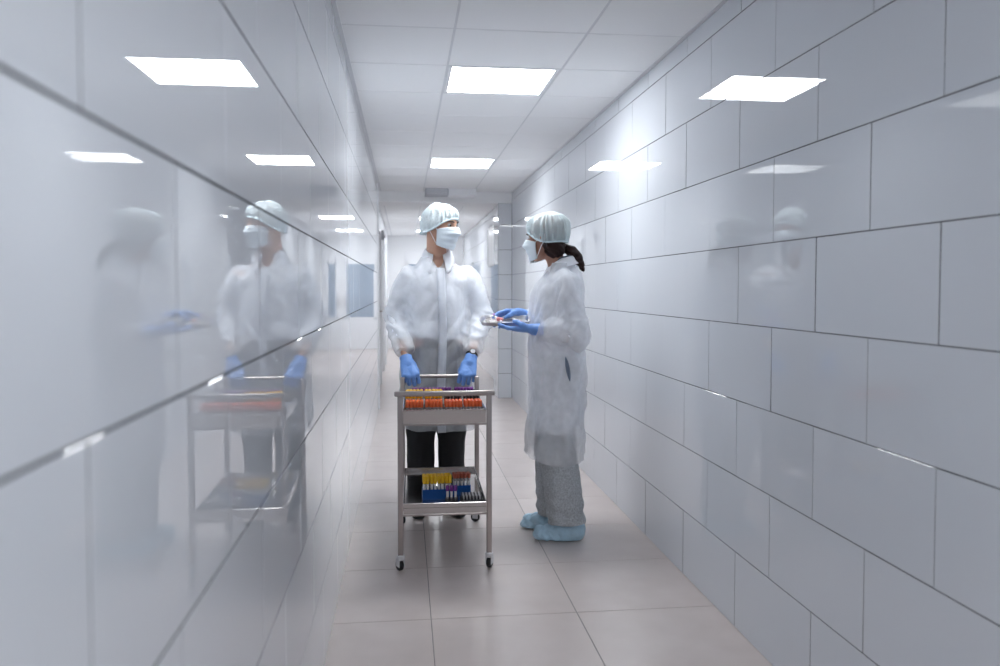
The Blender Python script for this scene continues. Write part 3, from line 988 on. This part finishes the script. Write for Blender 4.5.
implicit('gown', gf, (-.42, -.34, .44), (.44, .25, 1.60), .0072, M['gown_m'], man,
         keep=lambda V: cuffcut(V, gf, MC, ME) & ~((V[:, 1] < .0) & (np.abs(V[:, 0] - .006) < (V[:, 2] - 1.452) * .62)),
         disp=lambda V, N: folds(V, N, .0125, skirt=(1.12, .5, (0, 0)), elbows=[(ME[s], .13, .007) for s in (-1, 1)] + [((MC[s] + ME[s]) / 2, .10, .006) for s in (-1, 1)], seed=1), smooth=1)
gown_m = [o for o in man.children if o.name.startswith('gown')][0]
sf = gown_sdf(mprof, MS, ME, {q: MC[q] + (ME[q] - MC[q]) * .03 for q in MC}, -.013)
implicit('shirt', sf, (-.40, -.30, .90), (.42, .22, 1.56), .011, M['shirt'], man,
         keep=lambda V: cuffcut(V, sf, MC, ME, 1.50, 1.035) & ~((V[:, 1] < .0) & (np.abs(V[:, 0] - .006) < (V[:, 2] - 1.452) * .62)), disp=lambda V, N: folds(V, N, .0125, seed=1), smooth=2)
tf = union([rcone((-.045, .0, .93), (.045, 0, .93), .120, .120), rcone((0, 0, 1.0), (0, 0, 1.02), .128, .128)] +
           [rcone(MH[s], MK[s], .105, .082) for s in (-1, 1)] + [rcone(MK[s], MA[s] + np.array((0, 0, -.03)), .082, .078) for s in (-1, 1)], .02)
implicit('trousers', tf, (-.25, -.2, .0), (.25, .2, 1.2), .009, M['trousers_b'], man,
         keep=lambda V: (V[:, 2] > .075 + .006 * nz(V, 12)) & (V[:, 2] < 1.06), disp=lambda V, N: folds(V, N, .004, seed=6) + .004 * np.sin(V[:, 2] * 60 + 3 * nz(V, 8)) * np.exp(-((V[:, 2] - .14) / .09) ** 2), smooth=1)

from mathutils.bvhtree import BVHTree
def cloth_tree(o):
    return BVHTree.FromPolygons([v.co for v in o.data.vertices], [tuple(p.vertices) for p in o.data.polygons])
gtree = cloth_tree(gown_m)
# placket down the front, following the gown
def front_y(f, x, z, y0=-.3, y1=0.0):
    a, b = y0, y1
    for _ in range(26):
        c = (a + b) / 2
        if f(np.array([[x, c, z]]))[0] > 0: a = c
        else: b = c
    return a
bm = bmesh.new(); rows = []
for i in range(70):
    z = 1.455 - (1.455 - .50) * i / 69
    cx = .022 + .006 * math.sin(z * 7)
    row = []
    for dx in (-.024, -.012, 0, .012, .024):
        x = cx + dx
        hit = gtree.ray_cast(Vector((x, -.4, z)), Vector((0, 1, 0)))[0]
        row.append(bm.verts.new((x, (hit.y if hit else front_y(gf, x, z)) - .005, z)))
    rows.append(row)
for A, B in zip(rows, rows[1:]):
    for k in range(4): bm.faces.new((A[k], A[k + 1], B[k + 1], B[k]))
pk = obj('placket', bm, M['placket'], gown_m, True)
s_ = pk.modifiers.new('cloth', 'SOLIDIFY'); s_.thickness = .003
# collar: standing band that folds over
def collar(parent, m, c, rin, zt, drop, spread, gap, point, squash=1.0, tilt=0.0):
    def surf(u, v):
        ph = gap + u * (2 * PI - 2 * gap)           # 0 = front
        fr = max(0, math.cos(ph)) ** 2
        if v < .4:
            t = v / .4; r = rin + .012 * (1 - t); z = zt - .035 + .035 * t
        else:
            t = (v - .4) / .6; r = rin + spread * t + point * .55 * fr * t; z = zt - (drop + point * fr) * t ** 1.1 + .006 * math.sin(PI * t)
        x = r * math.sin(ph); y = -r * math.cos(ph) * squash
        z += tilt * y - .020 * max(0, math.cos(ph))
        w = .002 * nz(np.array([[x, y, z]]), 30, 3)[0]
        return Vector((c[0] + x * (1 + w), c[1] + y * (1 + w), z + w))
    bm = grid_mesh(surf, 48, 12)
    o = obj('collar', bm, m, parent, True)
    s = o.modifiers.new('cloth', 'SOLIDIFY'); s.thickness = .003
    return o
collar(gown_m, M['coat'], (.004, .004), .066, 1.575, .062, .034, R(24), .050, 1.05, .28)
# shoes
def shoe(parent, ank, toe_out, m, name='shoe', L=.28, bulk=1.0, cover=False):
    A = rotz(toe_out); a = np.array(ank)
    T = lambda p: np.array([a[0], a[1], 0]) + A @ (np.array(p, float) * np.array((1, 1, 1)))
    heel, toe = .065, .065 - L
    parts = [rcone(T((0, heel - .045, .042)), T((0, -.05, .040)), .042 * bulk, .044 * bulk),
             rcone(T((0, -.04, .040)), T((-.004, toe + .045, .032)), .046 * bulk, .040 * bulk),
             rcone(T((0, heel - .05, .06)), T((0, heel - .055, .125)), .043 * bulk, .044 * bulk), rcone(T((0, heel - .075, .105)), T((0, heel - .16, .055)), .040 * bulk, .038 * bulk)]
    U = union(parts, .035)
    f = lambda P: smax(U(P), .004 - P[:, 2], .006)
    lo = np.array([a[0] - .2, a[1] - .3, -.01]); hi = np.array([a[0] + .2, a[1] + .2, .2])
    if cover:
        o = implicit(name, f, lo, hi, .006, m, parent, keep=lambda V: V[:, 2] < .135 + .004 * nz(V, 40),
                     disp=lambda V, N: np.where(V[:, 2] > .012, .010 * (np.abs(nz(V, (80, 60, 110), 2)) - .3) + .008 * (np.abs(nz(V, (45, 40, 60), 8)) - .3), 0), smooth=2)
    else:
        o = implicit(name, f, lo, hi, .006, m, parent, keep=lambda V: V[:, 2] < .13, smooth=2)
    return o
shoe(man, MA[-1], R(-4), M['shoe_b'], L=.285)
shoe(man, MA[1], R(14), M['shoe_b'], L=.285)
# wristwatch
wc = Wr + fvr * .040
bm = bmesh.new()
e1 = np.cross(fvr, (0, 0, 1)); e1 /= np.linalg.norm(e1); e2 = np.cross(e1, fvr)
if e2[1] > 0: e2 = -e2
pts = [wc + .0305 * math.cos(2 * PI * k / 28) * e1 + .0295 * math.sin(2 * PI * k / 28) * e2 for k in range(28)]
tube(bm, pts, .006, 8, closed=True)
wo = obj('wristwatch', bm, M['watch'], man, True)
bm = bmesh.new()
lathe(bm, [(.019, 0), (.020, .003), (.020, .009), (.017, .011)], 22)
z_ = Vector(e2 * .9 + e1 * .42).normalized()
Q = Matrix.Translation(Vector(wc) + z_ * .027) @ z_.to_track_quat('Z', 'Y').to_matrix().to_4x4()
for v in bm.verts: v.co = Q @ v.co
wd = obj('watch_case', bm, M['watch'], wo, True, 40)
bm = bmesh.new(); lathe(bm, [(.0145, .0105), (.0145, .0118)], 20)
for v in bm.verts: v.co = Q @ v.co
obj('watch_dial', bm, M['greybox'], wo)

# ---------------------------------------------------------------- the woman with the tray
WX, WY, WT = .815, 4.285, R(-100)
wom = empty('person', (WX, WY, 0), WT)
tag(wom, 'person in profile with brown ponytail and blue shoe covers, holding a tray of tubes', 'person')
Aw = rotz(WT)
hw_ = Head((0, -.066, 1.606), R(-24), R(3), scale=.95)
WS = {-1: np.array((-.155, .03, 1.365)), 1: np.array((.158, .045, 1.365))}
WE = {-1: np.array((-.20, .05, 1.11)), 1: np.array((.203, .100, 1.108))}
WW = {-1: np.array((-.125, -.185, 1.195)), 1: np.array((.140, -.110, 1.124))}
TRC = np.array((-.012, -.285, 1.160))      # tray centre
lh_d = np.array((-.42, -.90, -.02)); lh_n = np.array((-.12, -.05, 1.0))
hand_mesh('glove', wom, WW[1], lh_d, lh_n, (.9, -.42, .1), [(6, 10, 8), (6, 8, 8), (6, 9, 8), (6, 10, 8)],
          [(.85, .35, .45, .034), (.9, -.05, .45, .028), (.9, -.25, .2, .022)], 1.14, WE[1], splay=.05, gl=.048)
rh_d = np.array((.10, -.99, -.08)); rh_n = np.array((.72, 0, -.70))
hand_mesh('glove', wom, WW[-1], rh_d, rh_n, (.70, -.1, .70), [(18, 24, 18), (20, 26, 18), (22, 26, 20), (24, 28, 20)],
          [(.75, .35, .55, .034), (.9, -.1, .5, .028), (.9, -.2, .35, .022)], 1.10, WE[-1], splay=.02, gl=.048)
WH = {-1: np.array((-.09, .0, .86)), 1: np.array((.09, .0, .86))}
WK = {-1: np.array((-.095, -.03, .47)), 1: np.array((.088, .0, .47))}
WA = {-1: np.array((-.10, -.015, .095)), 1: np.array((.085, .055, .095))}
wt = [(.82, .01, .150, .115), (.95, .01, .148, .115), (1.07, .0, .120, .095), (1.22, -.005, .140, .115), (1.34, .01, .140, .10), (1.40, .02, .105, .072), (1.44, .02, .06, .055)]
bw = body_sdf(hw_, WS, WE, WW, {1: lh_d / np.linalg.norm(lh_d), -1: rh_d / np.linalg.norm(rh_d)}, WH, WK, WA, wt, .047, np.array((0, .02, 1.41)))
implicit('body', bw, (-.30, -.32, .02), (.30, .25, 1.74), .0075, M['skin_w'], wom, smooth=1)
eye_parts(hw_, wom)
cap_parts(hw_, wom, .26, .12, .145, 5, .044, -.030, 2.0, 1.8, M['cap_w'])
mask_parts(hw_, wom)
# hair below the cap and a ponytail
hf0 = union([elps(hw_.out((0, .050, -.050)), (.071, .062, .074)), elps(hw_.out((0, .026, .030)), (.069, .088, .073)), rcone(hw_.out((.062, .02, .02)), hw_.out((.060, .045, -.055)), .018, .016),
            rcone(hw_.out((-.062, .02, .02)), hw_.out((-.060, .045, -.055)), .018, .016)], .03)
implicit('hair', hf0, hw_.c - np.array((.14, .1, .16)), hw_.c + np.array((.14, .2, .16)), .005, M['hair_w'], wom,
         disp=lambda V, N: .0022 * np.sin(V[:, 2] * 260 + V[:, 1] * 180 + 2 * nz(V, 20)) + .002 * nz(V, 30), smooth=1)
hair = [o for o in wom.children if o.name.startswith('hair')][0]
pp = [(0.005, .040, 1.555), (.014, .074, 1.535), (.022, .098, 1.508), (.027, .113, 1.482), (.030, .126, 1.455), (.031, .138, 1.425)]
pr = [.024, .026, .027, .022, .015, .004]
pf = union([rcone(pp[i], pp[i + 1], pr[i], pr[i + 1]) for i in range(5)], .01)
implicit('ponytail', pf, (-.06, -.02, 1.36), (.10, .25, 1.62), .0045, M['hair_w'], hair,
         disp=lambda V, N: .0035 * np.sin(V[:, 2] * 190 + V[:, 0] * 160 + nz(V, 16)) + .0015 * nz(V, 60), smooth=1)
# clothes
wprof = [(.32, -.005, .220, .143), (.60, -.005, .216, .146), (.90, -.003, .204, .150), (1.08, -.008, .178, .142), (1.24, -.004, .180, .140), (1.33, .010, .182, .132), (1.395, .022, .160, .112), (1.435, .025, .108, .088), (1.47, .02, .072, .07), (1.53, .015, .06, .062)]
WC = {sg: WW[sg] + (WE[sg] - WW[sg]) * .07 for sg in (-1, 1)}
WC2 = WC
wf = gown_sdf(wprof, WS, WE, WC2, rs=(.070, .066, .047))
implicit('gown', wf, (-.36, -.32, .36), (.36, .28, 1.58), .0072, M['gown_w'], wom,
         keep=lambda V: cuffcut(V, wf, WC, WE, 1.475, .42, lambda V: .012 * nz(V, 7) + .25 * np.clip(-(V[:, 1] + .02), 0, 1)),
         disp=lambda V, N: folds(V, N, .0120, skirt=(1.10, .42, (0, 0)), elbows=[(WE[s], .14, .007) for s in (-1, 1)] + [((WC[s] + WE[s]) / 2, .10, .006) for s in (-1, 1)], seed=11, fa=.8), smooth=1)
gown_w = [o for o in wom.children if o.name.startswith('gown')][0]
cf = gown_sdf(wprof, WS, WE, {q: WC[q] + (WE[q] - WC[q]) * .08 for q in WC}, -.013, rs=(.070, .066, .047))
implicit('lab_coat', cf, (-.34, -.30, .5), (.34, .27, 1.56), .011, M['coat'], wom,
         keep=lambda V: cuffcut(V, cf, WC, WE, 1.455, .580), disp=lambda V, N: folds(V, N, .0120, skirt=(1.10, .42, (0, 0)), seed=11, fa=.8) * .95, smooth=2)
collar(gown_w, M['coat'], (0, .022), .062, 1.498, .050, .030, R(14), .050, 1.1, .28)
sc_ = collar(wom, M['scrub'], (0, .018), .052, 1.505, .040, .014, R(20), .02, 1.1, .25); sc_.name = 'scrub_collar'
# side pocket slit: shadow in its opening drawn as a grey scrub-coloured strip
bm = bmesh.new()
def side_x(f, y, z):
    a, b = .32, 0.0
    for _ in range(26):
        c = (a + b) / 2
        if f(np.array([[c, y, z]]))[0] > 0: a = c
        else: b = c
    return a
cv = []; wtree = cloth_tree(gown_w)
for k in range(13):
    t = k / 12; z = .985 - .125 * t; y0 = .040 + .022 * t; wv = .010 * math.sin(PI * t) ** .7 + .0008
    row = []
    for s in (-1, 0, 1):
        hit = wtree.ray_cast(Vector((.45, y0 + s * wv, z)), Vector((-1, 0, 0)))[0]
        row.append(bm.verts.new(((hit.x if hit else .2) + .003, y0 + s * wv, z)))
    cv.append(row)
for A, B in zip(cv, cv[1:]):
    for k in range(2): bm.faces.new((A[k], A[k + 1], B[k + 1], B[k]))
ps = obj('pocket_slit_shade', bm, M['scrub'], gown_w, True); ps.modifiers.new('cloth', 'SOLIDIFY').thickness = .002
wtf = union([rcone((-.045, .01, .9), (.045, .01, .9), .13, .13)] +
            [rcone(WH[s] * np.array((.8, 1, 1)), WK[s], .10, .095) for s in (-1, 1)] + [rcone(WK[s], WA[s] + np.array((0, 0, -.03)), .098, .096) for s in (-1, 1)], .02)
implicit('trousers', wtf, (-.27, -.2, .0), (.27, .24, 1.1), .008, M['trousers_g'], wom,
         keep=lambda V: (V[:, 2] > .092 + .005 * nz(V, 12)) & (V[:, 2] < .95),
         disp=lambda V, N: folds(V, N, .004, seed=16) + .005 * np.sin(V[:, 2] * 75 + 3 * nz(V, 8)) * np.exp(-((V[:, 2] - .15) / .10) ** 2), smooth=1)
shoe(wom, WA[1] + np.array((0, .025, 0)), R(2), M['cover'], 'shoe_cover', .275, 1.08, True)
shoe(wom, WA[-1] + np.array((0, .025, 0)), R(-6), M['cover'], 'shoe_cover', .275, 1.08, True)

# ---------------------------------------------------------------- the tray in her hands
def wworld(p): q = Aw @ np.array(p, float); return Vector((WX + q[0], WY + q[1], q[2]))
tb = wworld((TRC[0], TRC[1], TRC[2] - .008))
bm = bmesh.new()
def traysurf(u, v):
    az = 2 * PI * u
    def se(a, b):
        c, s = math.cos(az), math.sin(az); k = (abs(c) ** 5 + abs(s) ** 5) ** (-1 / 5); return a * c * k, b * s * k
    if v < .5: t = v / .5; x, y = se(.080 * max(t, .01), .122 * max(t, .01)); z = 0
    elif v < .85: t = (v - .5) / .35; x, y = se(.080 + .008 * t, .122 + .008 * t); z = .020 * t
    else: t = (v - .85) / .15; x, y = se(.088 + .006 * t, .130 + .006 * t); z = .020 + .001 * t
    return Vector((x, y, z))
bm = grid_mesh(traysurf, 48, 20, True)
tr = obj('instrument_tray', bm, M['handtray'], None, True, 30)
s_ = tr.modifiers.new('sheet', 'SOLIDIFY'); s_.thickness = .0015
TM = Matrix.Translation(tb) @ Matrix.Rotation(WT, 4, 'Z') @ Matrix.Rotation(R(11), 4, 'Y')
tr.location = tb; tr.rotation_euler = TM.to_euler()
tag(tr, 'shallow steel tray of tubes held between the blue gloves', 'tray')
tp = {'pink': make_tube(M['pink'], None, .075, .045, .0095), 'purple': make_tube(M['purple'], None, .075, .045, .0095), 'white': make_tube(M['bright'], None, .075, .05, .0090)}
lay = [('pink', -.050, -.108, 84, 'pink-capped tube at the far edge of the hand-held tray', 0), ('pink', -.022, -.100, 96, 'pink-capped tube lying second from the far edge of the hand-held tray', 0),
       ('pink', .006, -.106, 86, 'pink-capped tube lying in the middle of the hand-held tray', 0), ('white', .034, -.100, 92, 'white-capped tube at the near edge of the hand-held tray', 0),
       ('purple', .020, -.092, 158, 'purple-capped tube lying across the pink ones in the hand-held tray', 1), ('pink', -.030, -.058, 20, 'pink-capped tube lying crosswise on top of the others in the hand-held tray', 1),
       ('white', -.055, .035, 30, 'white-capped tube at the far body-side corner of the hand-held tray', 0), ('pink', -.030, .070, 14, 'pink-capped tube at the end of the hand-held tray nearest her coat', 0)]
for (kd, x, y, a, lb, lv) in lay:
    pr_ = tp[kd]
    if pr_.name not in used: o = pr_; used.add(pr_.name)
    else: o = copy_tree(pr_)
    p = TM @ Vector((x, y, .0108 + lv * .019))
    o.location = p
    o.rotation_euler = (TM.to_3x3() @ Matrix.Rotation(R(a), 3, 'Z') @ Matrix.Rotation(PI / 2, 3, 'Y')).to_euler()
    tag(o, lb, 'sample tube', 'tubes in the hand-held tray')

# ------------------------------------------------------------------ world, camera
w = bpy.data.worlds.new('World'); SC.world = w; w.use_nodes = True
w.node_tree.nodes['Background'].inputs[0].default_value = (.75, .8, .9, 1)
w.node_tree.nodes['Background'].inputs[1].default_value = .3

cd = bpy.data.cameras.new('camera'); cam = bpy.data.objects.new('camera', cd); COL.objects.link(cam)
cam.location = (0, 0, 1.34)
cam.rotation_euler = (R(90 - 2.2), 0, R(-6.7))
cd.sensor_width = 36; cd.lens = 810 / 1000 * 36
cd.shift_y = -.014
cd.clip_start = .02
cd.dof.use_dof = True; cd.dof.focus_distance = 4.25; cd.dof.aperture_fstop = 2.6
SC.camera = cam

SC.view_settings.view_transform = 'Standard'; SC.view_settings.look = 'None'
SC.view_settings.exposure = 1.48; SC.view_settings.gamma = 1.0
SC.view_settings.use_curve_mapping = False
SC.cycles.max_bounces = 14; SC.cycles.diffuse_bounces = 8; SC.cycles.glossy_bounces = 6; SC.cycles.transparent_max_bounces = 16
